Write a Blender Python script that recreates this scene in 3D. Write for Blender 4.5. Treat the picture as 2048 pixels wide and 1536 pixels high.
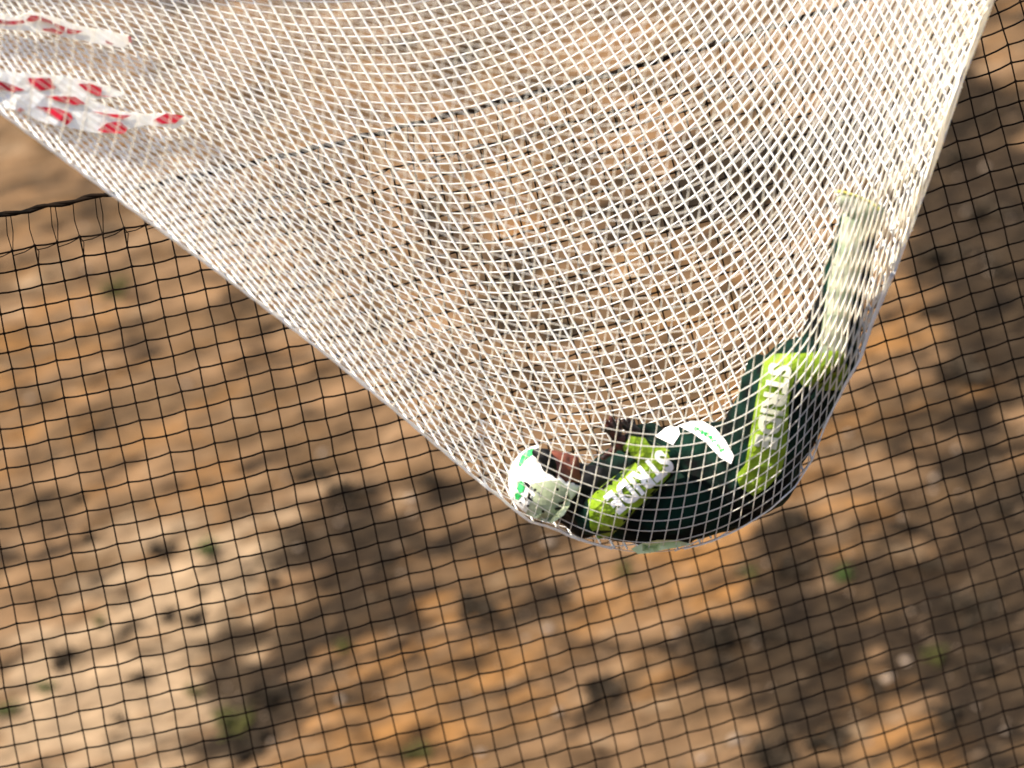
import bpy, bmesh, math, random
import numpy as np
from mathutils import Vector, Matrix, noise
from mathutils.bvhtree import BVHTree
from mathutils.geometry import delaunay_2d_cdt
random.seed(7); rng = np.random.RandomState(7)
R = math.radians
S = bpy.context.scene
for o in list(bpy.data.objects): bpy.data.objects.remove(o)
COL = S.collection

# ------------------------------------------------------------------ camera
HZ = 14.0                                  # height of the caught skydiver above the desert floor
DIST = 12.0                                # camera to skydiver
PITCH = R(30)
FPX = 6000.0                               # focal length in pixels of a 2048 wide picture
fwd = Vector((0, math.cos(PITCH), -math.sin(PITCH)))
up0 = Vector((0, math.sin(PITCH), math.cos(PITCH)))
ri0 = Vector((1, 0, 0))
a_, b_ = 0.25, math.sqrt(1 - 0.25 ** 2)
RX = b_ * ri0 - a_ * up0
UX = a_ * ri0 + b_ * up0
P0 = Vector((0, 0, HZ))
CAM = P0 - fwd * DIST - RX * (276 / FPX * DIST) + UX * (232 / FPX * DIST)

cd = bpy.data.cameras.new('camera'); cam = bpy.data.objects.new('camera', cd); COL.objects.link(cam)
m = Matrix((RX, UX, -fwd)).transposed().to_4x4(); m.translation = CAM
cam.matrix_world = m
cd.sensor_width = 36; cd.lens = FPX / 2048 * 36
cd.clip_start = 0.1; cd.clip_end = 600
cd.dof.use_dof = True; cd.dof.focus_distance = 12.65; cd.dof.aperture_fstop = cd.lens / 1000 / 0.085
S.camera = cam

# ------------------------------------------------------------------ light
to_sun = Vector((-0.46, 0.0, 0.86)).normalized()
elev = math.asin(to_sun.z); azim = math.atan2(to_sun.x, to_sun.y)
w = bpy.data.worlds.new('World'); S.world = w; w.use_nodes = True
nt = w.node_tree
sky = nt.nodes.new('ShaderNodeTexSky'); sky.sky_type = 'NISHITA'; sky.sun_disc = False
sky.sun_elevation = elev; sky.sun_rotation = azim; sky.altitude = 600; sky.dust_density = 6; sky.ozone_density = .3
nt.links.new(sky.outputs[0], nt.nodes['Background'].inputs[0]); nt.nodes['Background'].inputs[1].default_value = 0.105
sl = bpy.data.lights.new('sun', 'SUN'); sl.energy = 5.0; sl.angle = R(0.5); sl.color = (1, .90, .76)
so = bpy.data.objects.new('sun', sl); COL.objects.link(so)
so.rotation_euler = to_sun.to_track_quat('Z', 'Y').to_euler(); so.location = (-20, 10, 60)
S.view_settings.view_transform = 'Standard'; S.view_settings.look = 'None'
S.view_settings.exposure = 1.08; S.view_settings.gamma = 1
S.render.resolution_x = 1024; S.render.resolution_y = 768
S.cycles.max_bounces = 6; S.cycles.transparent_max_bounces = 4

# ------------------------------------------------------------------ helpers
def ray(px, py):
    return (fwd + RX * ((px - 1024) / FPX) + UX * ((768 - py) / FPX)).normalized()
def at_y(px, py, y):                        # the point of the upright plane y = const
    d = ray(px, py); t = (y - CAM.y) / d.y
    return CAM + d * t
def at_g(px, py, z=0.0):                    # the point of the desert floor
    d = ray(px, py); t = (z - CAM.z) / d.z
    return CAM + d * t
MPP = DIST / FPX                            # metres per picture pixel at the skydiver

def mat(name, col, rough=.7, spec=.3, nodes=None):
    mt = bpy.data.materials.new(name); mt.use_nodes = True
    b = mt.node_tree.nodes['Principled BSDF']
    b.inputs['Base Color'].default_value = (*col, 1); b.inputs['Roughness'].default_value = rough
    b.inputs['Specular IOR Level'].default_value = spec
    if nodes: nodes(mt.node_tree, b)
    return mt
def vary(c1, c2, scale=30, lo=.4, hi=.6, detail=4, bump=0, bscale=200, bdist=.002):
    def f(t, b):
        tc = t.nodes.new('ShaderNodeTexCoord'); n = t.nodes.new('ShaderNodeTexNoise'); r = t.nodes.new('ShaderNodeValToRGB')
        n.inputs['Scale'].default_value = scale; n.inputs['Detail'].default_value = detail
        t.links.new(tc.outputs['Object'], n.inputs['Vector']); t.links.new(n.outputs['Fac'], r.inputs['Fac'])
        r.color_ramp.elements[0].position = lo; r.color_ramp.elements[0].color = (*c1, 1)
        r.color_ramp.elements[1].position = hi; r.color_ramp.elements[1].color = (*c2, 1)
        t.links.new(r.outputs[0], b.inputs['Base Color'])
        if bump:
            n2 = t.nodes.new('ShaderNodeTexNoise'); n2.inputs['Scale'].default_value = bscale
            bp = t.nodes.new('ShaderNodeBump'); bp.inputs['Strength'].default_value = bump; bp.inputs['Distance'].default_value = bdist
            t.links.new(tc.outputs['Object'], n2.inputs['Vector']); t.links.new(n2.outputs['Fac'], bp.inputs['Height'])
            t.links.new(bp.outputs[0], b.inputs['Normal'])
    return f
M = dict(
    white=mat('white_cord', (.80, .77, .70), .75, .2, vary((.88, .84, .75), (.92, .90, .83), 6)),
    cream=mat('cream_cord', (.72, .66, .56), .8, .2, vary((.66, .61, .51), (.76, .71, .62), 6)),
    black=mat('black_cord', (.008, .006, .005), .9, .03, vary((.004, .0035, .003), (.014, .009, .006), 9)),
    suit=mat('dark_green_suit', (.006, .035, .03), .8, .1, vary((.0006, .0012, .0012), (.0020, .020, .0125), 7, .40, .62, 3, .35, 60, .01)),
    lime=mat('lime_fabric', (.35, .50, .02), .55, .3, vary((.11, .19, .003), (.22, .33, .015), 14, .35, .65, 3, .7, 42, .014)),
    shin=mat('pale_green_fabric', (.45, .60, .42), .6, .3, vary((.20, .25, .16), (.34, .36, .26), 12)),
    wht_shaded=mat('shaded_white_print', (.5, .5, .4), .7, .2, vary((.46, .47, .36), (.58, .58, .48), 30)),  # white leg lettering with its shade put into the colour
    flap=mat('pale_lime_flap', (.6, .66, .36), .7, .2, vary((.56, .62, .32), (.66, .7, .42), 20)),
    wht=mat('white_print', (.85, .85, .86), .6, .3, vary((.78, .78, .8), (.9, .9, .9), 30)),
    shell=mat('helmet_white', (.85, .85, .83), .28, .5, vary((.8, .8, .78), (.88, .88, .86), 20)),
    panel=mat('helmet_pale_green', (.55, .62, .42), .4, .5, vary((.36, .42, .26), (.44, .50, .33), 25)),
    green=mat('bright_green', (.02, .40, .09), .5, .3, vary((.01, .25, .05), (.05, .5, .14), 40)),
    blk=mat('black_gear', (.006, .006, .007), .6, .15, vary((.001, .001, .0013), (.005, .005, .006), 18)),
    skin=mat('skin', (.42, .13, .07), .5, .4, vary((.14, .035, .018), (.20, .06, .035), 25)),
    glove=mat('brown_glove', (.05, .015, .01), .6, .3, vary((.004, .003, .003), (.05, .010, .006), 22, .45, .6)),
    cloth=mat('white_banner_cloth', (.85, .84, .82), .8, .2, vary((.86, .82, .72), (.92, .89, .80), 10)),
    red=mat('red_print', (.55, .015, .04), .7, .2, vary((.50, .006, .02), (.62, .015, .04), 12)),
    maroon=mat('dark_red_print', (.28, .006, .012), .7, .2, vary((.34, .004, .012), (.44, .008, .02), 12)),
    sole=mat('yellow_sole', (.7, .68, .05), .6, .3, vary((.5, .5, .10), (.6, .58, .16), 14)),
)
for k in ('white', 'cream', 'cloth'):                # thin nylon lets light through
    b = M[k].node_tree.nodes['Principled BSDF']; b.inputs['Subsurface Weight'].default_value = 1.0
    b.inputs['Subsurface Radius'].default_value = (.012, .011, .009); b.inputs['Subsurface Scale'].default_value = 1.0
def link(name, me, mtl=None, parent=None, smooth=True):
    o = bpy.data.objects.new(name, me); COL.objects.link(o)
    if mtl is not None: me.materials.append(mtl)
    if parent is not None: o.parent = parent
    if smooth and len(me.polygons): me.polygons.foreach_set('use_smooth', [True] * len(me.polygons))
    return o
def meshof(name, V, F):
    me = bpy.data.meshes.new(name)
    V = np.asarray(V, dtype=np.float32); F = np.asarray(F, dtype=np.int32)
    k = F.shape[1]
    me.vertices.add(len(V)); me.vertices.foreach_set('co', V.ravel())
    me.loops.add(F.size); me.loops.foreach_set('vertex_index', F.ravel())
    me.polygons.add(len(F)); me.polygons.foreach_set('loop_start', np.arange(0, F.size, k, dtype=np.int32))
    me.polygons.foreach_set('loop_total', np.full(len(F), k, dtype=np.int32))
    me.update(calc_edges=True); me.validate()
    return me
def tag(o, label=None, cat=None, group=None, kind=None):
    if label: o['label'] = label
    if cat: o['category'] = cat
    if group: o['group'] = group
    if kind: o['kind'] = kind
    return o
def empty(name, loc=(0, 0, 0)):
    o = bpy.data.objects.new(name, None); COL.objects.link(o); o.location = loc; o.empty_display_size = .2
    return o
def adopt(o, root):                         # parent keeping the world-space mesh where it is
    o.parent = root; o.matrix_parent_inverse = Matrix.Translation(root.location).inverted()
    return o
class Tubes:
    def __init__(s, n=5): s.V = []; s.F = []; s.c = 0; s.n = n
    def add(s, P, r):
        P = np.asarray(P, float)
        if len(P) < 2: return
        T = np.gradient(P, axis=0); T /= np.linalg.norm(T, axis=1)[:, None] + 1e-12
        ref = np.array((0.31, -0.87, 0.38))
        A = np.cross(T, ref); A /= np.linalg.norm(A, axis=1)[:, None] + 1e-12
        B = np.cross(T, A); n = s.n; m_ = len(P)
        r = np.broadcast_to(np.asarray(r, float), (m_,))
        an = np.arange(n) * 2 * np.pi / n
        V = P[:, None, :] + r[:, None, None] * (np.cos(an)[None, :, None] * A[:, None, :] + np.sin(an)[None, :, None] * B[:, None, :])
        s.V.append(V.reshape(-1, 3))
        i = np.arange(m_ - 1)[:, None] * n; j = np.arange(n)[None, :]; j2 = (j + 1) % n
        F = np.stack([i + j, i + j2, i + n + j2, i + n + j], -1).reshape(-1, 4) + s.c
        s.F.append(F); s.c += m_ * n
    def build(s, name, mtl, parent=None):
        me = meshof(name, np.concatenate(s.V), np.concatenate(s.F))
        return link(name, me, mtl, parent)
OCT_V = np.array([(1,0,0),(-1,0,0),(0,1,0),(0,-1,0),(0,0,1),(0,0,-1)], float)
OCT_F = np.array([(0,2,4),(2,1,4),(1,3,4),(3,0,4),(2,0,5),(1,2,5),(3,1,5),(0,3,5)])

# ------------------------------------------------------------------ desert floor
def ground_h(x, y):
    v = Vector((x * .35, y * .35, 1.7)); u = Vector((x * 1.6, y * 1.6, 4.2)); q = Vector((x * 6, y * 6, .2))
    return .30 * noise.noise(v) + .09 * noise.noise(u) + .03 * noise.noise(q)
def ground():
    c = at_g(1024, 768)
    xs = np.concatenate([np.linspace(-150, -13, 24), np.linspace(-12, 12, 260), np.linspace(13, 150, 24)]) + c.x
    ys = np.concatenate([np.linspace(-60, -17, 14), np.linspace(-16, 22, 330), np.linspace(23, 260, 26)]) + c.y
    ny, nx = len(ys), len(xs)
    V = np.array([(x, y, ground_h(x, y)) for y in ys for x in xs])
    i = (np.arange(ny - 1)[:, None] * nx + np.arange(nx - 1)[None, :]).ravel()
    F = np.stack([i, i + 1, i + nx + 1, i + nx], -1)
    me = meshof('ground', V, F)
    # what lies on the soil: pale gravel, orange earth, dark plant debris plus painted tree shade (weights per vertex)
    pale = [(330,1180,170,1.),(470,1130,120,1.1),(150,1330,170,1.0),(60,1500,150,1.),(360,1400,150,.8),(30,300,120,.5),(90,560,110,.7),(300,480,120,.5),(600,1060,70,.5),
            (520,1500,130,.6),(1300,1430,90,.4),(1690,1110,60,.8),(1580,1430,60,.5),(1150,1250,90,.3),(430,100,200,.4),(1500,1200,60,.4),(1740,950,60,.4),(1900,30,60,.5),(2000,120,90,.5)]
    orange = [(720,1480,200,1.),(850,1250,150,.7),(1400,1170,160,.9),(1300,1100,150,.6),(1800,560,140,.9),(1500,950,250,.6),(330,930,120,.8),(100,700,200,.6),(550,650,200,.6),
              (450,980,90,.8),(1000,1380,150,.7),(1700,1390,110,1.),(1850,1500,90,.8),(1200,300,300,.5),(60,760,200,.5),(1750,700,120,.9),(1880,1130,60,.8),(1460,520,200,.4)]
    litter_shade = [(1930,350,150,1.4),(1960,480,140,1.5),(1940,220,110,1.2),(2000,650,110,1.2),(1800,1030,90,.7),(2000,900,90,.8),(1990,1060,100,1.0),(2010,1250,130,1.1),(2030,1440,110,.9),  # right-hand blotches put tree shade into the soil colour
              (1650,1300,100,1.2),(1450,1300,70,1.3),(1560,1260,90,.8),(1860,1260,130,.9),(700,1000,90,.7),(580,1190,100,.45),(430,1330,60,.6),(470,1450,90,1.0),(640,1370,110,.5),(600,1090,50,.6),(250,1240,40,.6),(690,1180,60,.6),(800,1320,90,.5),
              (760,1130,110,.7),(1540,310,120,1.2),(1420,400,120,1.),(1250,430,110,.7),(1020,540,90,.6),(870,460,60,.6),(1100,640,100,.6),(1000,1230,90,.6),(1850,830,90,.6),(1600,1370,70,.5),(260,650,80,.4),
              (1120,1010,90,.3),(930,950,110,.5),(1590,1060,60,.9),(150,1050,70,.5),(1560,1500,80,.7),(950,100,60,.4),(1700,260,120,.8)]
    def weights(lst):
        out = np.zeros(len(V))
        for (px, py, r, k) in lst:
            g = at_g(px, py); rr = r * 40.0 / FPX
            dx = (V[:, 0] - g.x) / rr; dy = (V[:, 1] - g.y) / (rr * 1.9)
            # blotches lie slanted
            u = dx * .85 + dy * .35; v = dy * .95 - dx * .45
            out += k * np.exp(-(u * u + v * v) * 1.1)
        return np.clip(out, 0, 1.6)
    for nm, lst in (('pale', pale), ('orange', orange), ('litter_shade', litter_shade)):
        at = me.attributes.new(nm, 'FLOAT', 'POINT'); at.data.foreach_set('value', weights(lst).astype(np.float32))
    def nodes(t, b):
        N = t.nodes.new; L = t.links.new
        tc = N('ShaderNodeTexCoord')
        mp = N('ShaderNodeMapping'); mp.vector_type = 'POINT'; mp.inputs['Rotation'].default_value = (0, 0, R(-62)); mp.inputs['Scale'].default_value = (.42, 1, 1)
        L(tc.outputs['Object'], mp.inputs['Vector'])
        tc2 = N('ShaderNodeMapping'); tc2.inputs['Rotation'].default_value = (0, 0, R(-62)); tc2.inputs['Location'].default_value = (31, 17, 5); tc2.inputs['Scale'].default_value = (.5, .95, 1); L(tc.outputs['Object'], tc2.inputs['Vector'])
        def nz(s, d=5, rough=.6, src=None):
            n = N('ShaderNodeTexNoise'); n.inputs['Scale'].default_value = s; n.inputs['Detail'].default_value = d; n.inputs['Roughness'].default_value = rough
            L((src or mp).outputs[0], n.inputs['Vector']); return n.outputs['Fac']
        def math_(op, a, c, clamp=False):
            n = N('ShaderNodeMath'); n.operation = op; n.use_clamp = clamp
            for k, v in ((0, a), (1, c)):
                if isinstance(v, (int, float)): n.inputs[k].default_value = v
                else: L(v, n.inputs[k])
            return n.outputs[0]
        def attr(nm):
            n = N('ShaderNodeAttribute'); n.attribute_name = nm; return n.outputs['Fac']
        def mix(f, c1, c2):
            n = N('ShaderNodeMix'); n.data_type = 'RGBA'
            L(f, n.inputs[0])
            for k, c in ((6, c1), (7, c2)):
                if isinstance(c, tuple): n.inputs[k].default_value = (*c, 1)
                else: L(c, n.inputs[k])
            return n.outputs[2]
        def ramp(f, lo, hi):
            n = N('ShaderNodeMapRange'); n.inputs[1].default_value = lo; n.inputs[2].default_value = hi
            n.interpolation_type = 'SMOOTHSTEP'
            L(f, n.inputs[0]); return n.outputs[0]
        def mul(a, k): return math_('MULTIPLY', a, k)
        n1 = nz(1.1, 3, .55); n2 = nz(2.6, 5, .62); n3 = nz(1.9, 5, .65)
        base = mix(ramp(n1, .38, .62), (.098, .060, .030), (.19, .115, .060))
        w1 = math_('ADD', mul(attr('orange'), .45), mul(math_('SUBTRACT', n3, .5), 3.2))
        c = mix(ramp(w1, .15, .9), base, (.235, .118, .040))
        w2 = math_('ADD', mul(attr('pale'), .62), mul(math_('SUBTRACT', n2, .5), 3.4))
        c = mix(ramp(w2, .25, 1.0), c, (.30, .212, .13))
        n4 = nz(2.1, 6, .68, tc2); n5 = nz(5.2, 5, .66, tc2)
        litter_shade_col = mix(ramp(n5, .38, .62), (.004, .0032, .002), (.032, .0215, .012))  # dark debris colour, doubling as the painted tree shade
        w3 = math_('ADD', mul(attr('litter_shade'), 1.3), mul(math_('SUBTRACT', n4, .475), 6.6))
        c = mix(mul(ramp(w3, .15, 1.25), .94), c, litter_shade_col)
        w4 = ramp(nz(6.5, 4, .6), .62, .72); c = mix(mul(w4, .55), c, (.26, .18, .115))
        w5 = ramp(n5, .60, .70); c = mix(mul(w5, .75), c, (.030, .021, .012))
        hs = N('ShaderNodeHueSaturation'); L(c, hs.inputs['Color']); hs.inputs['Saturation'].default_value = 1.0
        mr = N('ShaderNodeMapRange'); mr.inputs[1].default_value = .3; mr.inputs[2].default_value = .7; mr.inputs[3].default_value = .30; mr.inputs[4].default_value = 1.08
        L(nz(4.2, 6, .7), mr.inputs[0]); L(mr.outputs[0], hs.inputs['Value'])
        L(hs.outputs[0], b.inputs['Base Color'])
        bp = N('ShaderNodeBump'); bp.inputs['Strength'].default_value = .7; bp.inputs['Distance'].default_value = .06
        L(nz(14, 6, .7, tc), bp.inputs['Height']); L(bp.outputs[0], b.inputs['Normal'])
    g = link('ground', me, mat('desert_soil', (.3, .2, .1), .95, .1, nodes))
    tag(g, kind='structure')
ground()

# ------------------------------------------------------------------ the skydiver
UP_DIR = UX; BK = None
def caps(P, r):                                # P: (px, py, y) ; r in px -> tapered capsule as uv spheres + tube
    out = []
    return out
def pt(p): return at_y(p[0], p[1], p[2])
def blob_mesh(name, chains, voxel, smooth_it=6, fold=0.0, fscale=9, seed=0):
    """one continuous surface grown round chains of (px, py, y, radius px)"""
    bm = bmesh.new()
    for ch in chains:
        pts = [(pt(c), c[3] * MPP) for c in ch]
        for k in range(len(pts)):
            (p, r) = pts[k]
            segs = [(p, r)]
            if k + 1 < len(pts):
                q, s_ = pts[k + 1]; L = (q - p).length; n = max(1, int(L / (min(r, s_) * .3)))
                segs += [(p.lerp(q, t / n), r + (s_ - r) * t / n) for t in range(1, n)]
            for (c, rr) in segs:
                bmesh.ops.create_icosphere(bm, subdivisions=2, radius=rr * 1.02, matrix=Matrix.Translation(c))
    me = bpy.data.meshes.new(name); bm.to_mesh(me); bm.free()
    o = bpy.data.objects.new(name, me); COL.objects.link(o)
    md = o.modifiers.new('r', 'REMESH'); md.mode = 'VOXEL'; md.voxel_size = voxel
    ms = o.modifiers.new('s', 'SMOOTH'); ms.iterations = smooth_it; ms.factor = .6
    dg = bpy.context.evaluated_depsgraph_get(); dg.update()
    me2 = bpy.data.meshes.new_from_object(o.evaluated_get(dg))
    bpy.data.objects.remove(o)
    me2.name = name
    if fold:
        nv = len(me2.vertices)
        co = np.zeros(nv * 3, np.float32); me2.vertices.foreach_get('co', co); co = co.reshape(-1, 3)
        no = [v.normal.copy() for v in me2.vertices]
        for i in range(nv):
            c = Vector(co[i]); q = Vector((c.x * fscale + seed, c.y * fscale * .5, c.z * fscale * 1.3))
            q = q + noise.noise_vector(q * .7) * .6
            a = 1 - abs(noise.noise(q)) * 2.4
            bdd = noise.noise(c * 26 + Vector((seed, 3, 1)))
            co[i] += np.array(no[i]) * fold * (a - .45 + .35 * bdd)
        me2.vertices.foreach_set('co', co.ravel()); me2.update()
    return me2

person = empty('person', at_y(1360, 1080, 0.0))
tag(person, 'person in dark green and lime jumpsuit and white helmet lying curled in the white net', 'person')
body_ch = [
    [(1150,1010,.02,40),(1185,1020,.0,50),(1235,1005,0,76),(1300,1000,0,94),(1370,985,0,100),(1440,965,0,100),(1505,935,0,96)],      # back and seat
    [(1180,985,.03,46),(1250,945,.03,58),(1330,925,.03,66),(1420,905,.03,62),(1470,905,.03,62)],                                  # belly side
    [(1190,1030,-.10,42),(1225,1015,-.17,44),(1275,970,-.20,42),(1322,922,-.19,36)],                                                      # near upper arm
    [(1322,922,-.19,34),(1290,900,-.19,27),(1258,888,-.18,23)],                                                                # near forearm
    [(1200,975,.16,42),(1265,930,.2,38),(1320,890,.2,34),(1300,872,.15,27),(1272,868,.08,22)],                                 # far arm
    [(1505,935,-.09,88),(1540,850,-.13,76),(1562,770,-.14,62),(1590,735,-.13,56)],                                                # near thigh
    [(1590,735,-.13,56),(1648,700,-.11,50),(1675,600,-.07,42),(1700,500,-.04,36),(1712,440,-.02,30)],                          # near shin
    [(1515,925,.12,85),(1570,840,.16,74),(1625,760,.16,62)],                                                                      # far thigh
    [(1625,760,.16,60),(1662,725,.12,52),(1690,600,.10,40),(1716,500,.08,34),(1728,440,.07,30)],                                  # far shin
    [(1470,900,-.08,40),(1492,800,-.09,24),(1515,725,-.08,18)],                                                                     # inner edge of the trouser
]
body_me = blob_mesh('body', body_ch, .012, 5, .009, 8)
body = link('body', body_me, M['suit'])
adopt(body, person)
SMOOTH_ME = blob_mesh('body_smooth', body_ch, .016, 8)
def bvh_of(mes):
    V = []; F = []
    for me in mes:
        o = len(V); V += [v.co.copy() for v in me.vertices]; F += [[i + o for i in p.vertices] for p in me.polygons]
    return BVHTree.FromPolygons(V, F)
BODY = bvh_of([body_me]); SMOOTH = bvh_of([SMOOTH_ME]); bpy.data.meshes.remove(SMOOTH_ME)

def patch(name, poly, mtl, off=.004, tree=None, step=9, thick=.003, parent=None, base_y=0):
    """a cloth patch that lies on the surface behind it"""
    tree = tree or BODY
    poly = [Vector((float(x), float(y))) for x, y in poly]
    # densify the border
    b = []
    for i, p in enumerate(poly):
        q = poly[(i + 1) % len(poly)]; n = max(1, int((q - p).length / step))
        b += [p.lerp(q, k / n) for k in range(n)]
    def inside(x, y):
        c = False; j = len(b) - 1
        for i in range(len(b)):
            if (b[i].y > y) != (b[j].y > y) and x < (b[j].x - b[i].x) * (y - b[i].y) / (b[j].y - b[i].y) + b[i].x: c = not c
            j = i
        return c
    xs = [p.x for p in b]; ys = [p.y for p in b]
    pts = list(b)
    y = min(ys) + step / 2
    while y < max(ys):
        x = min(xs) + step / 2
        while x < max(xs):
            if inside(x, y) and min((p - Vector((x, y))).length for p in b) > step * .5: pts.append(Vector((x, y)))
            x += step
        y += step
    edges = [(i, (i + 1) % len(b)) for i in range(len(b))]
    vs, es, fs, *_ = delaunay_2d_cdt(pts, edges, [list(range(len(b)))], 1, 1e-4)
    return lay(name, [(v.x, v.y) for v in vs], [list(f) for f in fs], mtl, off, tree, thick, parent)
def lay(name, pv, faces, mtl, off, tree, thick, parent):
    dist = []
    for (x, y) in pv:
        h = tree.ray_cast(CAM, ray(x, y))[3]
        if tree is BODY:
            g = SMOOTH.ray_cast(CAM, ray(x, y))[3]
            if name == 'printed_word' and g is not None: h = min(g - .006, h if h is not None and abs(h - g) < .05 else g)
        dist.append(h)
    good = [d for d in dist if d is not None]
    if not good: return None
    # points that miss take the depth of the nearest hit
    for i, d in enumerate(dist):
        if d is None:
            j = min((k for k in range(len(pv)) if dist[k] is not None and k != i), key=lambda k: (pv[k][0] - pv[i][0]) ** 2 + (pv[k][1] - pv[i][1]) ** 2)
            dist[i] = ('n', j)
    dist = [d if not isinstance(d, tuple) else dist[d[1]] if not isinstance(dist[d[1]], tuple) else good[0] for d in dist]
    n = len(pv)
    V = [CAM + ray(*pv[i]) * (dist[i] - off) for i in range(n)] + [CAM + ray(*pv[i]) * (dist[i] - off + thick) for i in range(n)]
    bm = bmesh.new(); bv = [bm.verts.new(v) for v in V]
    cnt = {}
    for f in faces:
        try: bm.faces.new([bv[i] for i in f]); bm.faces.new([bv[i + n] for i in reversed(f)])
        except ValueError: continue
        for a, c in zip(f, f[1:] + f[:1]): cnt[(a, c)] = cnt.get((a, c), 0) + 1
    for (a, c) in cnt:
        if (c, a) not in cnt:
            try: bm.faces.new([bv[c], bv[a], bv[a + n], bv[c + n]])
            except ValueError: pass
    bmesh.ops.recalc_face_normals(bm, faces=bm.faces)
    me = bpy.data.meshes.new(name); bm.to_mesh(me); bm.free()
    o = link(name, me, mtl, smooth=False)
    if parent is not None: adopt(o, parent)
    return o
def lettering(name, text, p0, p1, height, mtl, off=.008, tree=None, parent=None, bend=0):
    """letters laid on cloth, reading from p0 to p1"""
    cu = bpy.data.curves.new(name, 'FONT'); cu.body = text; cu.size = 1; cu.offset = .05; cu.resolution_u = 4; cu.space_character = 1.12
    o = bpy.data.objects.new(name, cu); COL.objects.link(o)
    dg = bpy.context.evaluated_depsgraph_get(); dg.update()
    me = bpy.data.meshes.new_from_object(o.evaluated_get(dg)); bpy.data.objects.remove(o)
    bm = bmesh.new(); bm.from_mesh(me)
    bmesh.ops.remove_doubles(bm, verts=bm.verts, dist=1e-4)
    bmesh.ops.subdivide_edges(bm, edges=[e for e in bm.edges if e.calc_length() > .15], cuts=2, use_grid_fill=False)
    bmesh.ops.triangulate(bm, faces=bm.faces)
    xs = [v.co.x for v in bm.verts]; ys = [v.co.y for v in bm.verts]
    x0, x1, y0, y1 = min(xs), max(xs), min(ys), max(ys)
    p0 = Vector(p0); p1 = Vector(p1); d = (p1 - p0); r = d.normalized(); u = Vector((r.y, -r.x))
    pv = []
    bm.verts.index_update()
    for v in bm.verts:
        s = (v.co.x - x0) / (x1 - x0); t = (v.co.y - y0) / (y1 - y0) - .5
        q = p0 + d * s + u * (t * height + bend * 4 * s * (1 - s)); pv.append((q.x, q.y))
    faces = [[v.index for v in f.verts] for f in bm.faces]
    bm.free()
    return lay(name, pv, faces, mtl, off, tree or BODY, .003, parent)

# lime panels and prints of the suit
leg_panel = patch('leg_panel', [(1526,722),(1545,708),(1600,705),(1592,745),(1578,800),(1576,850),(1572,905),(1562,945),(1535,975),(1508,992),(1480,975),(1472,950),(1490,930),(1502,860),(1512,800)], M['lime'], parent=person)
knee_panel = patch('knee_panel', [(1594,708),(1640,702),(1690,700),(1696,745),(1680,780),(1640,782),(1604,770),(1588,745)], M['lime'], parent=person)
sleeve = patch('sleeve_panel', [(1176,1000),(1200,975),(1232,950),(1270,925),(1300,903),(1335,905),(1342,925),(1340,950),(1310,985),(1270,1020),(1245,1050),(1222,1072),(1196,1078),(1180,1055)], M['lime'], parent=person)
cuff = patch('cuff_panel', [(1246,893),(1262,872),(1290,876),(1318,888),(1340,902),(1300,905),(1282,925),(1262,912),(1250,912)], M['lime'], off=.006, parent=person)
patch('shin_panel', [(1636,706),(1646,640),(1656,560),(1674,500),(1690,400),(1745,412),(1728,520),(1706,600),(1700,650),(1690,706)], M['shin'], parent=person)
patch('chest_patch', [(1310,872),(1332,855),(1356,853),(1360,868),(1346,890),(1326,880)], M['wht'], off=.007, parent=person)
strap = patch('hip_strap', [(1355,851),(1380,842),(1405,842),(1430,856),(1450,880),(1468,912),(1462,928),(1440,915),(1412,885),(1385,866)], M['wht'], off=.009, parent=person)
for k, (x, y) in enumerate([(1393,858),(1402,864),(1413,868),(1420,876),(1428,882),(1436,893),(1444,900)]):
    sgn = 1 if k % 2 else -1
    patch('green_letter', [(x-6,y-4*sgn),(x+3,y-6),(x+6,y+1),(x+1,y+6*sgn),(x-2,y)] if k % 2 else [(x-5,y-5),(x+5,y-3),(x+4,y+2),(x-1,y+1),(x+2,y+6),(x-5,y+3)], M['green'], off=.012, parent=strap, step=5)
patch('back_flap', [(1262,1098),(1285,1086),(1315,1080),(1350,1080),(1385,1088),(1360,1094),(1330,1099),(1300,1106),(1276,1108)], M['flap'], off=.012, parent=person)
lettering('printed_word', 'STRIDE', (1562,729), (1530,896), 47, M['wht_shaded'], parent=leg_panel, off=.009)
lettering('printed_word', 'STRIDE', (1336,916), (1222,1012), 50, M['wht'], parent=sleeve, off=.009, bend=0)

# head, face and helmet
def P(px, py, y=0): return at_y(px, py, y)
HC = P(1092, 962, -.02)
open_dir = (RX * .62 + UX * .72 - fwd * .10).normalized()      # where the face looks
crown_dir = (RX * -.75 + UX * -.10 - fwd * .0); crown_dir = (crown_dir - open_dir * crown_dir.dot(open_dir)).normalized()
side_dir = open_dir.cross(crown_dir).normalized()
def head_frame(c): 
    mm = Matrix((side_dir, open_dir, crown_dir)).transposed().to_4x4(); mm.translation = c; return mm
bm = bmesh.new()
bmesh.ops.create_uvsphere(bm, u_segments=40, v_segments=28, radius=1)
for v in bm.verts:
    c = v.co; x, y, z = c
    # x side, y forward (face), z crown
    f = 1.0
    if y > 0 and z < 0: f -= .10 * y * -z * 2
    c.x = x * .078 * f; c.y = y * .095; c.z = z * .115
    if y > .35:
        nose = math.exp(-((x / .16) ** 2) - ((z + .12) / .2) ** 2) * .022; brow = math.exp(-((z - .22) / .1) ** 2) * .005
        eye = -math.exp(-(((abs(x) - .36) / .16) ** 2) - ((z - .05) / .12) ** 2) * .010
        mouth = -math.exp(-(x / .35) ** 2 - ((z + .5) / .05) ** 2) * .006; lip = math.exp(-(x / .3) ** 2 - ((abs(z + .5) - .09) / .05) ** 2) * .004
        chin = math.exp(-(x / .3) ** 2 - ((z + .8) / .15) ** 2) * .008
        c.y += nose + brow + eye + mouth + lip + chin
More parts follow.
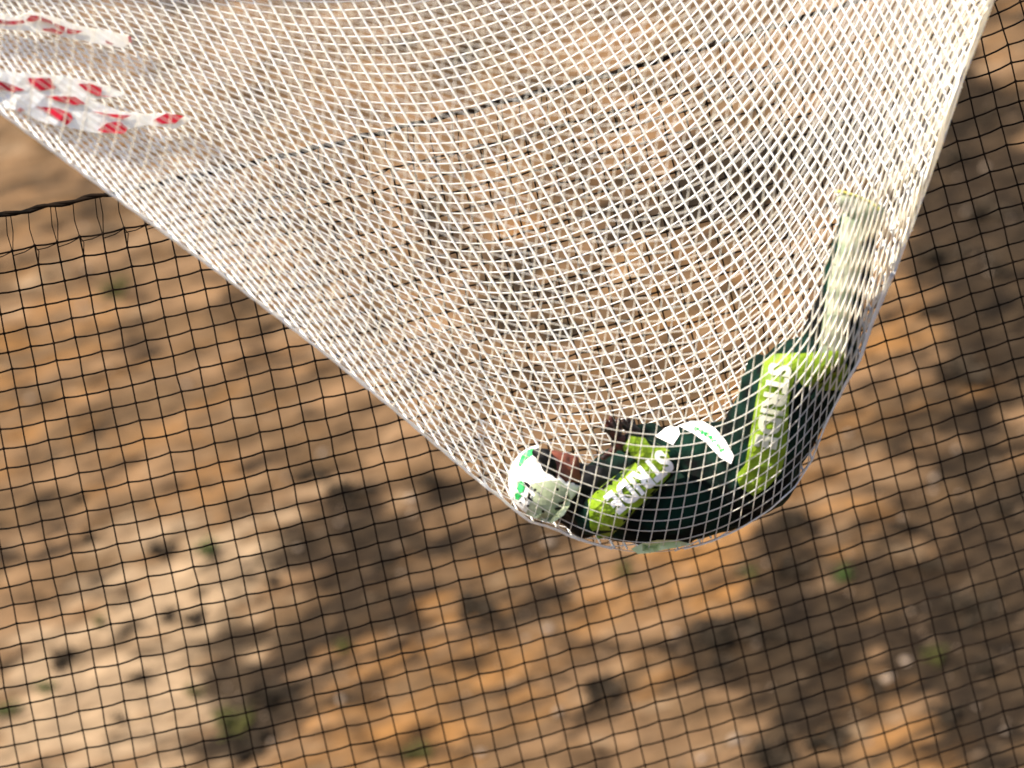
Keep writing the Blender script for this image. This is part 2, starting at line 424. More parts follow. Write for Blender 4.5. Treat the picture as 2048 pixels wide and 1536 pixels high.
bmesh.ops.transform(bm, matrix=head_frame(P(1112, 952, 0)), verts=bm.verts)
me = bpy.data.meshes.new('head'); bm.to_mesh(me); bm.free()
head = adopt(link('head', me, M['skin']), person)
# helmet shell: hollow, open at the face
bm = bmesh.new()
bmesh.ops.create_uvsphere(bm, u_segments=56, v_segments=40, radius=1)
dele = [v for v in bm.verts if v.co.y > .42 + .25 * max(0, -v.co.z) and v.co.z < .72 or v.co.z < -.78]
bmesh.ops.delete(bm, geom=dele, context='VERTS')
for v in bm.verts:
    x, y, z = v.co
    v.co = Vector((x * .125, y * .142 * (1.06 if y < 0 else 1), z * .150))
bmesh.ops.transform(bm, matrix=head_frame(HC), verts=bm.verts)
me = bpy.data.meshes.new('helmet'); bm.to_mesh(me); bm.free()
helmet = adopt(link('helmet', me, M['shell']), person)
md = helmet.modifiers.new('solid', 'SOLIDIFY'); md.thickness = .016; md.offset = -1
dg = bpy.context.evaluated_depsgraph_get(); dg.update()
HEL = BVHTree.FromObject(helmet, dg)
hel_me = bpy.data.meshes.new_from_object(helmet.evaluated_get(dg)); hel_me.transform(helmet.matrix_world)
HEL = bvh_of([hel_me])
ear = patch('ear_guard', [(1062,968),(1090,962),(1118,960),(1132,972),(1140,990),(1140,1010),(1128,1030),(1105,1046),(1078,1040),(1052,1028),(1060,1005),(1070,990)], M['panel'], off=.010, tree=HEL, thick=.010, parent=helmet)
patch('crown_stripe', [(1036,930),(1042,912),(1054,900),(1068,896),(1070,906),(1058,914),(1048,922),(1040,934)], M['green'], off=.004, tree=HEL, parent=helmet, step=6)
patch('emblem', [(1034,962),(1044,962),(1050,972),(1046,984),(1038,986),(1033,976)], M['green'], off=.004, tree=HEL, parent=helmet, step=5)
patch('emblem', [(1030,988),(1036,984),(1044,990),(1036,1000),(1030,998)], M['green'], off=.004, tree=HEL, parent=helmet, step=5)
for pl in ([(1046,962),(1056,966),(1064,974),(1060,978),(1050,970)], [(1056,984),(1062,988),(1060,994),(1066,1002),(1060,1002),(1054,996)], [(1048,996),(1052,994),(1056,1000),(1052,1004)]):
    patch('black_mark', pl, M['blk'], off=.013, tree=HEL, parent=helmet, step=5)
for (x, y, r) in ((1070,980,3.4),(1115,979,3.2),(1086,1023,3.2),(1040,1006,2.8),(1056,1012,2.8)):
    patch('rivet', [(x + r * math.cos(a), y + r * math.sin(a)) for a in np.linspace(0, 2 * np.pi, 9)[:-1]], M['blk'], off=.022 if x > 1050 else .006, tree=HEL, parent=helmet, step=4)
for k in range(3):
    y = 996 + k * 11; x = 1136 - k * 7
    patch('vent', [(x-13,y-2),(x,y-5),(x+2,y+1),(x-11,y+3)], M['blk'], off=.022, tree=HEL, parent=helmet, step=4)
# goggles: lens and strap over the brow
gm = blob_mesh('goggles', [[(1072,905,-.06,9),(1090,912,-.08,15),(1098,930,-.09,16),(1098,950,-.07,14),(1080,962,-.09,8)],[(1072,905,.05,9),(1094,912,.06,15),(1098,935,.07,14)],
                            [(1090,915,-.05,16),(1090,915,.05,16)]], .006, 4)
gog = adopt(link('goggles', gm, M['blk']), person)
cm = blob_mesh('collar', [[(1135,985,-.05,34),(1160,1005,-.04,42),(1188,1020,-.04,44)],[(1150,950,.02,28),(1170,965,0,34),(1200,960,0,34)],[(1140,1020,0,32),(1170,1045,0,34)]], .010, 4, .006, 14, 3)
col_ = adopt(link('collar', cm, M['blk']), person)

def glove(name, wrist, palm, tips, thumb, rp=17, rf=6.2):
    ch = [[(*wrist, rp * .82), (*palm, rp)]]
    for (x, y, yy, mx, my, myy) in tips:
        bx = palm[0] + (mx - palm[0]) * .35; by = palm[1] + (my - palm[1]) * .35
        ch.append([(bx, by, palm[2] + (myy - palm[2]) * .4, rf * 1.15), (mx, my, myy, rf * 1.05), (x, y, yy, rf * .85)])
    ch.append([(palm[0] + (thumb[0] - palm[0]) * .3, palm[1] + (thumb[1] - palm[1]) * .3, palm[2], rf * 1.4), (*thumb[:3], rf * 1.15), (*thumb[3:], rf * .95)])
    me = blob_mesh(name, ch, .0045, 2)
    return adopt(link(name, me, M['glove']), person)
glove('glove', (1262,891,-.18), (1238,884,-.18),
      [(1206,858,-.23,1218,862,-.20),(1211,842,-.20,1222,855,-.20),(1222,836,-.17,1229,853,-.18),(1237,840,-.14,1238,857,-.15)], (1222,905,-.20,1207,915,-.22))
glove('glove', (1278,867,.08), (1262,862,.05),
      [(1240,846,.0,1248,853,.02),(1247,840,.03,1252,850,.04),(1256,838,.06,1259,849,.06),(1266,841,.09,1267,850,.08)], (1252,876,.02,1242,882,.0), 14, 5.2)
# shoes with yellow soles, feet up
for (x0, yy) in ((1720, -.03), (1736, .07)):
    sm = blob_mesh('shoe', [[(x0,450,yy,25),(x0-4,424,yy,24),(x0-20,408,yy-.01,17),(x0-36,400,yy-.02,13)],[(x0,424,yy,24),(x0+14,426,yy,20)]], .008, 3)
    sh = adopt(link('shoe', sm, M['shin']), person)
    if x0 > 1730: continue
    t = Tubes(6); t.add([P(x0+40,420,yy), P(x0+20,404,yy), P(x0-8,392,yy-.01), P(x0-38,383,yy-.02), P(x0-52,384,yy-.02)], 3 * MPP)
    adopt(t.build('sole', M['sole']), sh)

# ------------------------------------------------------------------ white catch net
L_EDGE = [(-640,-248),(0,225),(230,395),(450,555),(640,700),(800,830),(900,915),(960,965),(1005,1000),(1030,1022),(1062,1045),(1110,1058),(1150,1078),(1200,1092),(1262,1107),(1330,1108)]
R_EDGE = [(2132,-420),(1988,0),(1930,150),(1890,272),(1838,418),(1790,545),(1745,650),(1722,720),(1692,770),(1652,850),(1625,920),(1590,975),(1540,1020),(1480,1058),(1420,1085),(1330,1108)]
lx = np.array(L_EDGE, float); rx_ = np.array(R_EDGE, float)
def xl(y): return np.interp(y, lx[:, 1], lx[:, 0])
rs = rx_[np.argsort(rx_[:, 1])]
def xr(y): return np.interp(y, rs[:, 1], rs[:, 0])
YT, YB = -90., 1108.

def field(samples, sig=340., lam=2e-3):
    """smooth scalar field whose unit level sets run as the measured strands do"""
    D = np.array(samples, float)
    gx, gy = np.meshgrid(np.arange(-500, 2400, 210), np.arange(-500, 1400, 210)); C = np.stack([gx.ravel(), gy.ravel()], 1)
    def basis(X):
        d = X[:, None, :] - C[None]; g = np.exp(-(d ** 2).sum(-1) / (2 * sig ** 2))
        return g, d
    X = D[:, :2]; g, d = basis(X)
    Gx = -g * d[..., 0] / sig ** 2 * sig; Gy = -g * d[..., 1] / sig ** 2 * sig
    dx, dy, sp = D[:, 2], D[:, 3], D[:, 4]; ln = np.hypot(dx, dy)
    nx, ny = dy / ln, -dx / ln
    flip = D[:, 5] if D.shape[1] > 5 else 1
    tx, ty = nx / sp, ny / sp
    A = np.concatenate([np.concatenate([Gx, np.ones((len(X), 1)) , np.zeros((len(X), 1))], 1), np.concatenate([Gy, np.zeros((len(X), 1)), np.ones((len(X), 1))], 1)], 0)
    wgt = np.concatenate([sp, sp]); b = np.concatenate([tx, ty])
    A_ = A * wgt[:, None]; b_2 = b * wgt
    reg = np.eye(A.shape[1]) * lam * len(X); reg[-1, -1] = reg[-2, -2] = 1e-6
    # ridge in units where the weights are 1/spacing-like numbers
    c = np.linalg.solve(A_.T @ A_ + reg * 300, A_.T @ b_2)
    def f(x, y):
        x = np.asarray(x, float); y = np.asarray(y, float); sh = x.shape
        Xq = np.stack([x.ravel(), y.ravel()], 1); out = np.empty(len(Xq))
        for i in range(0, len(Xq), 20000):
            gg, _ = basis(Xq[i:i + 20000]); out[i:i + 20000] = gg @ c[:-2] * sig + Xq[i:i + 20000] @ c[-2:]
        return out.reshape(sh)
    return f
F1 = [(-100,-100,.62,.78,12),(50,50,.62,.78,12),(300,250,.55,.83,16),(200,330,.68,.73,10),(400,80,.5,.86,22),(640,100,.5,.86,24),(800,240,.5,.86,28),(1200,200,.5,.86,29),(1400,200,.5,.86,26),(1600,100,.53,.85,24),
      (1800,100,.52,.85,22),(1920,60,.5,.86,17),(1700,300,.5,.86,22),(1840,300,.5,.86,15),(1100,650,.42,.9,24),(800,600,.52,.85,20),(700,600,.58,.81,14),(700,750,.6,.8,12),(500,500,.62,.78,10),(500,300,.55,.83,20),(1000,850,.46,.89,19),
      (850,780,.54,.84,15),(1300,700,.43,.9,25),(1500,600,.48,.88,25),(1300,830,.38,.93,25),(1600,450,.52,.85,24),(1700,450,.5,.86,20),(1000,400,.48,.87,27),(1300,450,.46,.89,27),(600,-250,.5,.86,24),(1200,-250,.52,.85,27),
      (1700,-250,.53,.85,24),(0,-300,.6,.8,14),(1600,800,.4,.9,18),(1500,950,.35,.93,22),(1250,1000,.4,.9,22)]
G = [(200,50,-.97,-.25,9),(300,250,-.93,-.36,9),(640,100,-.99,-.1,17),(900,50,-.96,.2,20),(1000,150,-.94,.33,22),(1200,150,-.85,.5,22),(1400,150,-.72,.69,20),(1600,150,-.58,.81,18),(1800,150,-.42,.9,15),(1920,60,-.38,.92,12),
     (700,300,-.98,-.2,14),(900,300,-1,0,19),(1100,400,-.95,.3,22),(1300,400,-.83,.55,22),(1500,400,-.65,.76,20),(1700,350,-.45,.89,15),(1820,350,-.38,.92,11),(1000,600,-1,0,20),(850,600,-.97,-.22,16),(700,600,-.9,-.42,11),
     (1200,620,-.93,.36,23),(1400,620,-.85,.52,22),(1550,620,-.65,.76,18),(1650,560,-.5,.86,12),(1150,760,-.99,.15,21),(1300,780,-.93,.37,22),(1000,800,-.95,-.3,15),(900,800,-.85,-.52,12),(500,400,-.88,-.47,9),(640,620,-.82,-.57,9),
     (600,-250,-.99,-.05,16),(1200,-250,-.8,.6,20),(1700,-250,-.5,.86,16),(0,-200,-.95,-.3,10),(1250,1000,-.97,.2,20),(1500,950,-.8,.6,15),(1680,700,-.45,.89,9)]
F3 = [(1100,650,-.02,1,25),(900,550,.02,1,25),(700,800,-.5,.86,24),(760,780,-.45,.9,24),(950,930,-.45,.9,22),(500,560,-.5,.86,26),(300,400,-.5,.86,28),(640,300,.05,.99,28),(400,150,-.1,.99,30),(1000,100,-.08,.99,28),(1300,650,-.05,1,24),
      (1500,650,0,1,23),(1500,800,-.1,1,21),(1480,950,-.12,.99,24),(1300,980,-.08,1,26),(1200,980,-.15,.99,24),(1130,1000,-.28,.96,23),(1080,930,-.14,.99,22),(1400,1000,-.1,1,26),(1560,980,-.3,.95,16),(1650,700,-.25,.97,11),
      (1700,500,-.3,.95,10),(1600,830,-.25,.97,14),(1400,300,-.1,1,25),(1600,200,-.15,.99,20),(1800,200,-.3,.95,12),(1920,50,-.35,.94,10),(700,600,-.2,.98,24),(1000,-250,-.05,1,28),(1600,-250,-.15,1,22),(0,-100,-.3,.95,28),(400,-300,-.1,1,28),(1600,450,-.12,.99,18)]
F4 = [(1100,960,-.86,-.5,22),(1180,990,-.85,-.53,22),(1080,900,-.85,-.53,22),(1250,1010,-.96,-.27,22),(1320,990,-.99,.05,23),(1400,980,-.94,.33,23),(1500,950,-.92,.4,22),(1400,1060,-.95,.3,18),(1250,880,-.97,-.2,23),(1350,900,-.97,.2,24),
      (1450,880,-.94,.33,24),(1500,800,-.95,.3,24),(1550,700,-.85,.5,20),(1580,760,-.72,.69,17),(1600,850,-.55,.83,11),(1650,700,-.42,.9,9),(1600,950,-.75,.66,14),(900,600,-.92,-.38,22),(700,500,-.87,-.5,16),(700,750,-.78,-.62,11),(900,850,-.8,-.6,13),
      (1100,650,-.97,-.22,23),(1300,700,-.98,.2,23),(1300,400,-.9,.4,22),(1100,200,-.98,-.1,18),(800,200,-.95,-.3,14),(400,200,-.9,-.42,14),(1500,400,-.72,.69,17),(1700,400,-.42,.9,9),(1800,100,-.4,.91,9),(1920,40,-.38,.92,8),(1500,150,-.72,.69,17),
      (200,300,-.82,-.57,13),(800,-250,-.97,-.2,14),(1500,-250,-.7,.7,16),(0,-200,-.85,-.5,10),(500,600,-.8,-.6,12)]

def half_depth(x, y):
    a, b = xl(y), xr(y); wd = np.maximum(b - a, 1.); s = np.clip((x - a) / wd, 0, 1)
    return .19 * np.minimum(wd, 2300) * MPP * np.sqrt(np.clip(4 * s * (1 - s), 0, 1)) ** 1.0
# near and far envelope of the body on a pixel grid
GS = 12
gxs = np.arange(960, 1800, GS); gys = np.arange(360, 1130, GS)
near = np.full((len(gys), len(gxs)), np.nan); far = near.copy()
ALL = bvh_of([body_me, gm, cm] + [hel_me])
for j, y in enumerate(gys):
    for i, x in enumerate(gxs):
        d = ray(x, y); h = ALL.ray_cast(CAM, d)
        if h[0] is None: continue
        near[j, i] = h[0].y; h2 = ALL.ray_cast(CAM + d * 16, -d); far[j, i] = h2[0].y
GX, GY = np.meshgrid(gxs, gys); hd = half_depth(GX, GY)
n0 = np.where(np.isnan(near), -hd, np.minimum(near - .022, -hd)); f0 = np.where(np.isnan(far), hd, np.maximum(far + .022, hd))
def blur(a, k=1):
    for _ in range(k):
        p = np.pad(a, 1, mode='edge'); a = (p[:-2, 1:-1] + p[2:, 1:-1] + p[1:-1, :-2] + p[1:-1, 2:] + p[1:-1, 1:-1]) / 5
    return a
nn, ff = n0.copy(), f0.copy()
for _ in range(24): nn = np.minimum(n0, blur(nn)); ff = np.maximum(f0, blur(ff))
def sample(grid, x, y):
    u = np.clip((x - gxs[0]) / GS, 0, len(gxs) - 1.001); v = np.clip((y - gys[0]) / GS, 0, len(gys) - 1.001)
    i = u.astype(int); j = v.astype(int); fu = u - i; fv = v - j
    return (grid[j, i] * (1 - fu) * (1 - fv) + grid[j, i + 1] * fu * (1 - fv) + grid[j + 1, i] * (1 - fu) * fv + grid[j + 1, i + 1] * fu * fv)
def sheet_y(x, y, side):
    x = np.asarray(x, float); y = np.asarray(y, float); h = half_depth(x, y)
    inside = (x > gxs[0]) & (x < gxs[-1]) & (y > gys[0]) & (y < gys[-1])
    return np.where(inside, sample(nn, x, y), -h) if side < 0 else np.where(inside, sample(ff, x, y), h)
FW, RXn, UXn, CM = (np.array(v) for v in (fwd, RX, UX, CAM))
def lift(x, y, Y):
    d = FW[None] + RXn[None] * ((x - 1024) / FPX)[:, None] + UXn[None] * ((768 - y) / FPX)[:, None]
    return CM[None] + d * ((Y - CM[1]) / d[:, 1])[:, None]
def wob(x, y, k): return .05 * np.sin(x / 97 + k) * np.sin(y / 133 + 2 * k)
def strands(t, samples, mode, side, rad, seed, lay_=0.0):
    f = field(samples)
    if mode == 'x':      # one crossing per row
        rows = np.arange(YT, YB, 11.); xs = np.arange(-700, 2200, 6.)
    else:
        rows = np.arange(-640, 2180, 9.); xs = np.arange(YT, YB, 5.)
    vals = []
    for r_ in rows:
        v = f(xs, np.full_like(xs, r_)) if mode == 'x' else f(np.full_like(xs, r_), xs)
        v = v + (wob(xs, r_, seed) if mode == 'x' else wob(r_, xs, seed))
        vals.append(np.maximum.accumulate(v + np.arange(len(v)) * 1e-7))
    vals = np.array(vals)
    lo, hi = int(np.floor(vals.min())), int(np.ceil(vals.max()))
    for L in range(lo, hi):
        lev = L + .045 * rng.randn()
        pos = np.array([np.interp(lev, v, xs, left=np.nan, right=np.nan) for v in vals])
        if mode == 'x': X, Y = pos, rows
        else: X, Y = rows, pos
        ok = ~np.isnan(pos); ok &= (X > xl(Y) - 1) & (X < xr(Y) + 1) & (Y > YT) & (Y < YB)
        idx = np.where(ok)[0]
        if len(idx) < 2: continue
        for run in np.split(idx, np.where(np.diff(idx) > 1)[0] + 1):
            if len(run) < 2: continue
            Yd = sheet_y(X[run], Y[run], side)
            rr = rad * (1 + .06 * rng.randn())
            if side < 0:                                     # meshes closed up and doubled near the right hand fold
                de = np.clip((xr(Y[run]) - X[run]) / 170, 0, 1); rr = rr * (1 + np.where((Y[run] > 330) & (Y[run] < 720), 1.5, .8) * (1 - de) ** 1.0 * (Y[run] < 800))
            t.add(lift(X[run], Y[run], Yd + lay_), rr)
net = empty('catch_net', at_y(1330, 1108, 0))
tag(net, 'white knotless catch net sagging in a deep pocket under the curled skydiver', 'net')
t = Tubes(5); strands(t, F1, 'x', 1, .0047, 1.1); strands(t, G, 'y', 1, .0029, 2.3, .004)
adopt(t.build('far_netting', M['white']), net)
t = Tubes(5); strands(t, F3, 'x', -1, .0020, 3.7); strands(t, F4, 'y', -1, .0020, 4.9, .003)
adopt(t.build('near_netting', M['cream']), net)
# selvedge cords down the two folds
def fold_line(E, y1, step=14):
    E = np.array(E, float); E = E[np.argsort(E[:, 1])]; ys = np.arange(YT, y1, step)
    return np.interp(ys, E[:, 1], E[:, 0]), ys
x, y = fold_line(L_EDGE, 1100, 9)
t = Tubes(6)
for k in range(2):
    ph = rng.rand() * 6; t.add(lift(x + 2.2 * k + 1.0 * np.sin(np.arange(len(x)) * 1.9 + ph), y - 1.2 * k, np.full(len(x), -.01 * k) + sheet_y(x + 2, y, -1)), .0034)
adopt(t.build('fold_cord', M['white']), net)
x, y = fold_line(R_EDGE, 1100, 9)
t = Tubes(6)
for k in range(4):
    tp = np.clip((900 - y) / 500, .0, 1); ph = rng.rand() * 6
    t.add(lift(x - 1 - 3.0 * k * tp + .3 * np.sin(np.arange(len(x)) * .7 + ph), y, -.008 * k + sheet_y(x - 3, y, -1)), .0030 + .0022 * tp)
adopt(t.build('fold_cord', M['white']), net)

# banners caught inside the net, against its far side
FARV = []
def far_tree():
    xs = np.arange(-300, 700, 40); ys = np.arange(-300, 500, 40)
    V = []; F = []
    for y in ys:
        for x in xs: V.append(tuple(lift(np.array([float(x)]), np.array([float(y)]), np.array([float(half_depth(max(x, xl(y) + 30), y)) - .03]))[0]))
    n = len(xs)
    for j in range(len(ys) - 1):
        for i in range(n - 1): F.append((j * n + i, j * n + i + 1, (j + 1) * n + i + 1, (j + 1) * n + i))
    return BVHTree.FromPolygons(V, F)
FT = far_tree()
ban = patch('fabric_banner', [(-150,20),(-20,22),(30,34),(62,22),(110,34),(160,52),(215,62),(258,70),(263,84),(245,96),(205,90),(160,80),(110,70),(60,62),(0,58),(-150,50)], M['cloth'], 0, FT, 16, .006)
tag(ban, 'narrow white fabric banner with dark red marks at the very top left', 'banner')
ban2 = patch('fabric_banner', [(-120,130),(40,146),(110,150),(170,160),(215,172),(255,190),(215,196),(180,200),(240,222),(290,228),(340,226),(385,238),(350,258),(300,250),(262,256),(240,268),(200,268),(150,258),(90,246),(30,220),(-120,190)], M['cloth'], 0, FT, 16, .006)
tag(ban2, 'ragged white fabric banner with bright red diamond marks, lower of the two', 'banner')
for pl in ([(-20,36),(20,42),(46,40),(50,46),(20,50),(-20,46)],[(52,40),(62,30),(78,32),(80,38),(70,43),(56,43)],[(82,33),(104,42),(106,49),(84,42)],[(108,46),(130,54),(128,64),(112,56)],[(84,58),(104,56),(128,66),(118,69),(88,61)],[(134,56),(156,61),(168,62),(150,68),(134,67)],[(211,80),(228,87),(222,90),(212,86)],[(256,72),(262,74),(264,86),(258,84)]):
    patch('red_mark', pl, M['maroon'], .008, FT, 12, .003, ban)
for pl in ([(-20,160),(10,164),(50,180),(30,184),(-20,176)],[(56,156),(100,156),(112,176),(80,182),(62,170)],[(156,168),(180,167),(204,176),(202,190),(226,194),(196,192),(170,180)],[(92,192),(150,193),(172,208),(146,210),(110,200)],
           [(36,218),(42,215),(50,221),(40,224)],[(72,213),(110,215),(142,226),(146,238),(134,250),(104,232)],[(184,222),(212,227),(262,231),(246,238),(216,232)],[(196,260),(214,246),(240,242),(256,256),(248,268),(206,265)],[(306,240),(334,226),(368,232),(350,247),(322,248)]):
    patch('red_mark', pl, M['red'], .008, FT, 12, .003, ban2)

# ------------------------------------------------------------------ black curtain net behind
YN = 1.75
def lat(i, j):                              # mesh corner (i along, j down) on the slack curtain
    return 68 + 44.6 * i + 7.6 * j + .04 * i * j, 494 - 8.8 * i - .065 * i * i + 37.8 * j - .05 * i * j
I0, I1, J1 = -21, 64, 54
nxc, nzc = I1 - I0, J1
def rope_pt(i, dj=0.0):
    x, y = lat(i, 0); q = at_y(x - 8 + dj, y - 73 - 12 * max(0, i - 38) * .15, YN); return q
zb = at_y(*lat(20, J1), YN).z
bn = empty('barrier_net', (0, YN, zb))
tag(bn, 'black square mesh net hanging upright behind the white net', 'net')
node = np.zeros((nzc + 1, nxc + 1, 3))
for j in range(nzc + 1):
    for i in range(nxc + 1):
        x, y = lat(i + I0, j)
        x += 2.2 * noise.noise(Vector((i * .9, j * .9, 0))) + 5 * noise.noise(Vector((i * .11, j * .13, 7)))
        y += 1.9 * (-1) ** (i + j // 3) * (.6 + .6 * noise.noise(Vector((i * .3, j * .3, 5)))) + 2.2 * noise.noise(Vector((i * 1.3, j * 1.3, 9))) + 5 * noise.noise(Vector((i * .12, j * .15, 2)))
        if i + I0 > 38 and j < 20:                                  # slack, wavier meshes by the right end
            k = (1 - j / 20) * min(1, (i + I0 - 38) / 5); y += k * (5 * math.sin(i * 1.5 + j * .5) - 10 * math.sin((i + j) * .4)); x += k * 4 * math.sin(j * .7)
        yy = YN + .05 * math.sin(i * .17 + .6) + .04 * math.sin(j * .21 + i * .06)
        node[j, i] = at_y(x, y, yy)
t = Tubes(5)
def subd(Pn, sag):
    out = []
    for a, b in zip(Pn[:-1], Pn[1:]):
        out.append(a); mm = (a + b) / 2; mm[2] -= sag; out.append(mm)
    out.append(Pn[-1]); return np.array(out)
for j in range(nzc + 1): t.add(subd(node[j], .003), .0045)
for i in range(nxc + 1):
    q = subd(node[:, i], 0); t.add(q, .0037)
adopt(t.build('mesh', M['black']), bn)
kn = node.reshape(-1, 3); kv = (kn[:, None, :] + OCT_V[None] * np.array((.0115, .009, .0105))[None, None]).reshape(-1, 3)
kf = (OCT_F[None] + (np.arange(len(kn)) * 6)[:, None, None]).reshape(-1, 3)
adopt(link('knots', meshof('knots', kv, kf), M['black']), bn)
t = Tubes(7)
rp = np.array([rope_pt(i) + Vector((0, 0, .004 * math.sin(i * 3.1) + .006 * abs(math.sin(i * 1.57)))) for i in np.arange(I0, I1, .35)])
for k in range(2): t.add(rp + np.array([(0, .005 * math.cos(i * .9 + k * 3.1), .005 * math.sin(i * .9 + k * 3.1)) for i in range(len(rp))]), .0085)
adopt(t.build('head_rope', M['black']), bn)
t = Tubes(5)
for i in range(nxc + 1):                                             # doubled lacing between rope and first row
    a = node[0, i]; top = np.array(rope_pt(i + I0))
    t.add(np.array([top + (-.008, 0, 0), (top + a) / 2 + (-.012, -.004, 0), a]), .0022)
    if i % 2 == 0: t.add(np.array([top + (.012, 0, 0), (top + a) / 2 + (.014, .004, 0), a + (.004, 0, .004)]), .0022)
    if i < nxc:
        b = node[0, i + 1]; t.add(np.array([a + (0, 0, -.022), (a + b) / 2 + (0, 0, -.018), b + (0, 0, -.002)]), .0024)
        if i % 2: t.add(np.array([a + (0, 0, .0), a + (0.01, 0, -.03), node[1, i]]), .0022)
adopt(t.build('lacing', M['black']), bn)

# ------------------------------------------------------------------ plants and stones on the desert floor
leafM = [mat('leaf_green', (.06, .12, .02), .7, .2, vary((.025, .055, .008), (.06, .10, .016), 3)),
         mat('dry_twigs', (.07, .055, .04), .85, .1, vary((.018, .014, .009), (.06, .045, .030), 4)),
         mat('olive_leaf', (.12, .13, .03), .75, .2, vary((.045, .05, .010), (.10, .10, .025), 3)),
         mat('stone', (.2, .16, .13), .9, .2, vary((.13, .10, .075), (.26, .20, .15), 5, .35, .65, 5, .5, 20, .02)),
         mat('bark', (.06, .04, .025), .9, .1, vary((.04, .03, .02), (.09, .06, .04), 8))]
def shrub(name, px, py, rpx, mi, label, cat, group, n=320, flat=.75):
    g = at_g(px, py); g.z = ground_h(g.x, g.y); r = rpx * 40 / FPX
    root = empty(name, g); tag(root, label, cat, group)
    V = []; F = []; T = Tubes(4); c = 0
    lr = random.Random(int(px * 7 + py))
    stems = []
    for k in range(11):
        a = lr.random() * 6.28; tt = lr.uniform(.2, 1.0)
        e = Vector((math.cos(a) * r * tt, math.sin(a) * r * tt, r * flat * lr.uniform(.6, 1.25) * (1.25 - tt * .5)))
        mid = e * .5 + Vector((0, 0, r * .12)); stems.append(e)
        T.add(np.array([(0, 0, -.02), mid, e]), np.array([.012, .008, .003]) * (r / .25))
    for k in range(n):
        e = stems[lr.randrange(len(stems))]; q = e * lr.uniform(.35, 1.0) + Vector([lr.gauss(0, r * .085) for _ in range(3)])
        if q.z < .01: q.z = .01 + lr.random() * .03
        s = r * lr.uniform(.05, .13); u = Vector([lr.gauss(0, 1) for _ in range(3)]).normalized(); v = u.orthogonal().normalized()
        if mi == 1: s2 = s * .45; s *= 1.3
        else: s2 = s * .55
        for d in (u * s, v * s2, -u * s, -v * s2): V.append(tuple(q + d))
        F.append((c, c + 1, c + 2, c + 3)); c += 4
    fo = link('foliage' if mi != 1 else 'twigs', meshof('foliage', V, F), leafM[mi], root, False)
    T.build('stem', leafM[4], root)
greens = [(425,1128,34,0,'low green shrub amid pale gravel, left half of the ground'),(93,1375,26,0,'small green shrub on pale gravel near the left edge'),(22,1425,32,0,'dark green shrub at the left picture edge near the bottom'),
          (1697,1148,30,0,'bright green shrub on the ground below and right of the skydiver'),(835,1510,34,2,'olive green shrub at the bottom edge left of centre'),(470,1450,55,2,'wide olive shrub near the bottom left corner area, in dark plant debris'),
          (235,605,44,2,'olive shrub behind black net, left of the white net'),(1243,1135,26,2,'small olive shrub directly below the skydiver'),(200,1245,24,2,'sparse olive tuft on pale gravel between two shrubs at lower left'),
          (378,1375,26,2,'olive tuft beside dark plant debris at lower left'),(1500,1165,24,2,'faint olive tuft below right of the skydiver on orange soil'),(1870,1300,30,2,'olive tuft in the shaded lower right ground'),
          (690,1310,26,2,'olive tuft on brown soil left of the bottom centre')]
for (px, py, r, mi, lb) in greens: shrub('green_shrub', px, py, r, mi, lb, 'shrub', 'green shrubs on the desert floor')
ls = random.Random(5)
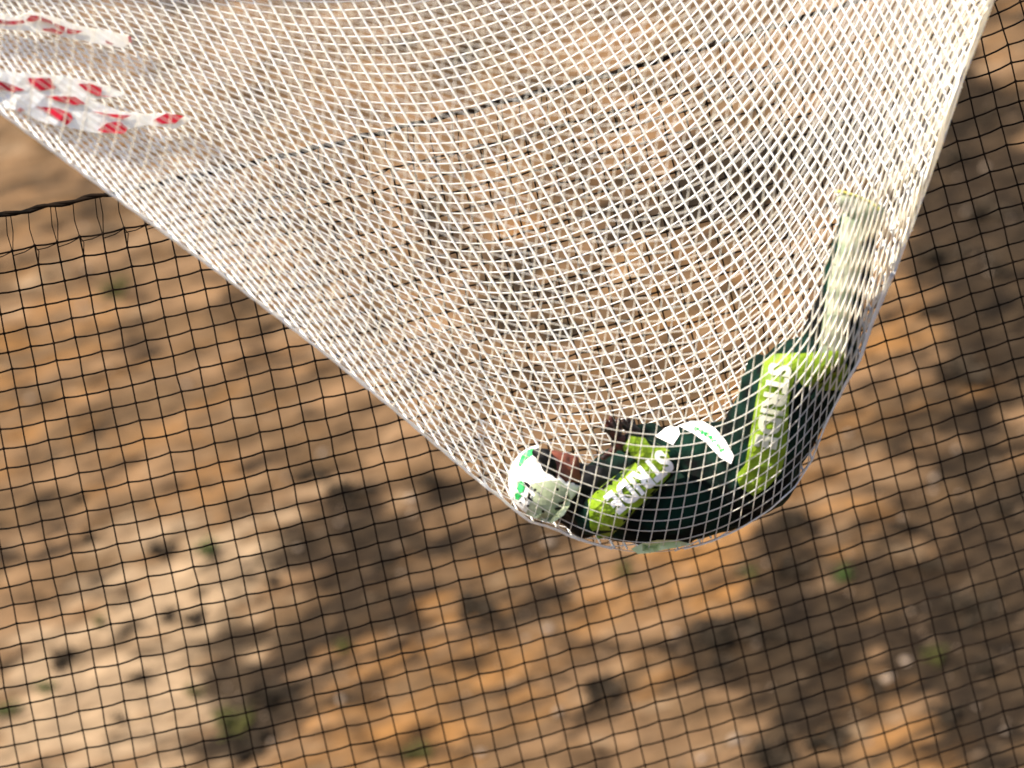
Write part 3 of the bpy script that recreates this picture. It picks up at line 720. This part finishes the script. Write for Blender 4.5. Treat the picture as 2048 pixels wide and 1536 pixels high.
drys = [(150,985,30),(175,1075,28),(320,1105,34),(140,1310,30),(265,1335,46),(330,1240,30),(700,985,44),(620,940,30),(560,1180,34),(780,1120,34),(950,1230,44),(1460,1290,46),(1560,1290,40),(1660,1300,40),(1600,1065,34),(1575,1130,28),(1450,1320,40),
        (1810,1040,30),(1870,1095,30),(1940,1180,44),(2000,1010,40),(1750,1390,34),(1660,1495,40),(1550,1500,36),(1990,1320,50),(1900,1450,44),(500,1500,44),(560,1400,40),(240,1450,30),(1900,330,48),(1960,420,54),(1900,520,44),(2010,560,50),(1990,250,40),
        (1530,290,48),(1600,330,44),(1480,380,44),(1400,420,40),(1350,370,30),(1560,400,44),(1240,460,38),(1050,560,34),(860,440,30),(1120,640,34),(980,640,30),(760,560,30),(400,1240,26),(1210,1390,34),(1120,1180,30),(860,960,34),(1850,640,34),(1930,760,44),(1020,80,30),(640,560,26)]
for k, (px, py, r) in enumerate(drys):
    where = ('behind the white net' if (py < 900 and xl(py) < px < xr(py)) else 'behind the black net')
    side = ['far left', 'left', 'left of centre', 'centre', 'right of centre', 'right', 'far right'][min(6, int(px / 293))]
    hgt = ['top', 'upper', 'upper middle', 'middle', 'lower middle', 'lower', 'bottom'][min(6, int(py / 220))]
    size = ('small', 'medium sized', 'wide', 'very wide')[k % 4]
    shrub('dry_bush', px + ls.uniform(-14, 14), py + ls.uniform(-14, 14), r * (.7, .9, 1.15, 1.4)[k % 4], 1, f'{size} dry bush {where}, {side}, {hgt} height', 'bush', 'dry bushes on the desert floor', (280, 450, 650, 850)[k % 4], (.6, .5, .35, .3)[k % 4])
V = []; F = []; c = 0
ico = bmesh.new(); bmesh.ops.create_icosphere(ico, subdivisions=1, radius=1); iv = [v.co.copy() for v in ico.verts]; fi = [[v.index for v in f.verts] for f in ico.faces]; ico.free()
for k in range(420):
    px = ls.uniform(-200, 2250); py = ls.uniform(-250, 1700); g = at_g(px, py); z = ground_h(g.x, g.y)
    s = .018 + .05 * ls.random() ** 5; e = Vector((s * ls.uniform(.8, 1.6), s * ls.uniform(.8, 1.6), s * ls.uniform(.5, .9))); a = ls.random() * 6.3
    for v in iv:
        q = Vector((v.x * e.x * ls.uniform(.85, 1.15), v.y * e.y, v.z * e.z)); V.append((g.x + q.x * math.cos(a) - q.y * math.sin(a), g.y + q.x * math.sin(a) + q.y * math.cos(a), z + q.z + e.z * .3))
    F += [[i + c for i in f] for f in fi]; c += len(iv)
tag(link('gravel', meshof('gravel', V, F), leafM[3], None, False), 'loose pale stones scattered over the desert floor', 'gravel', kind='stuff')
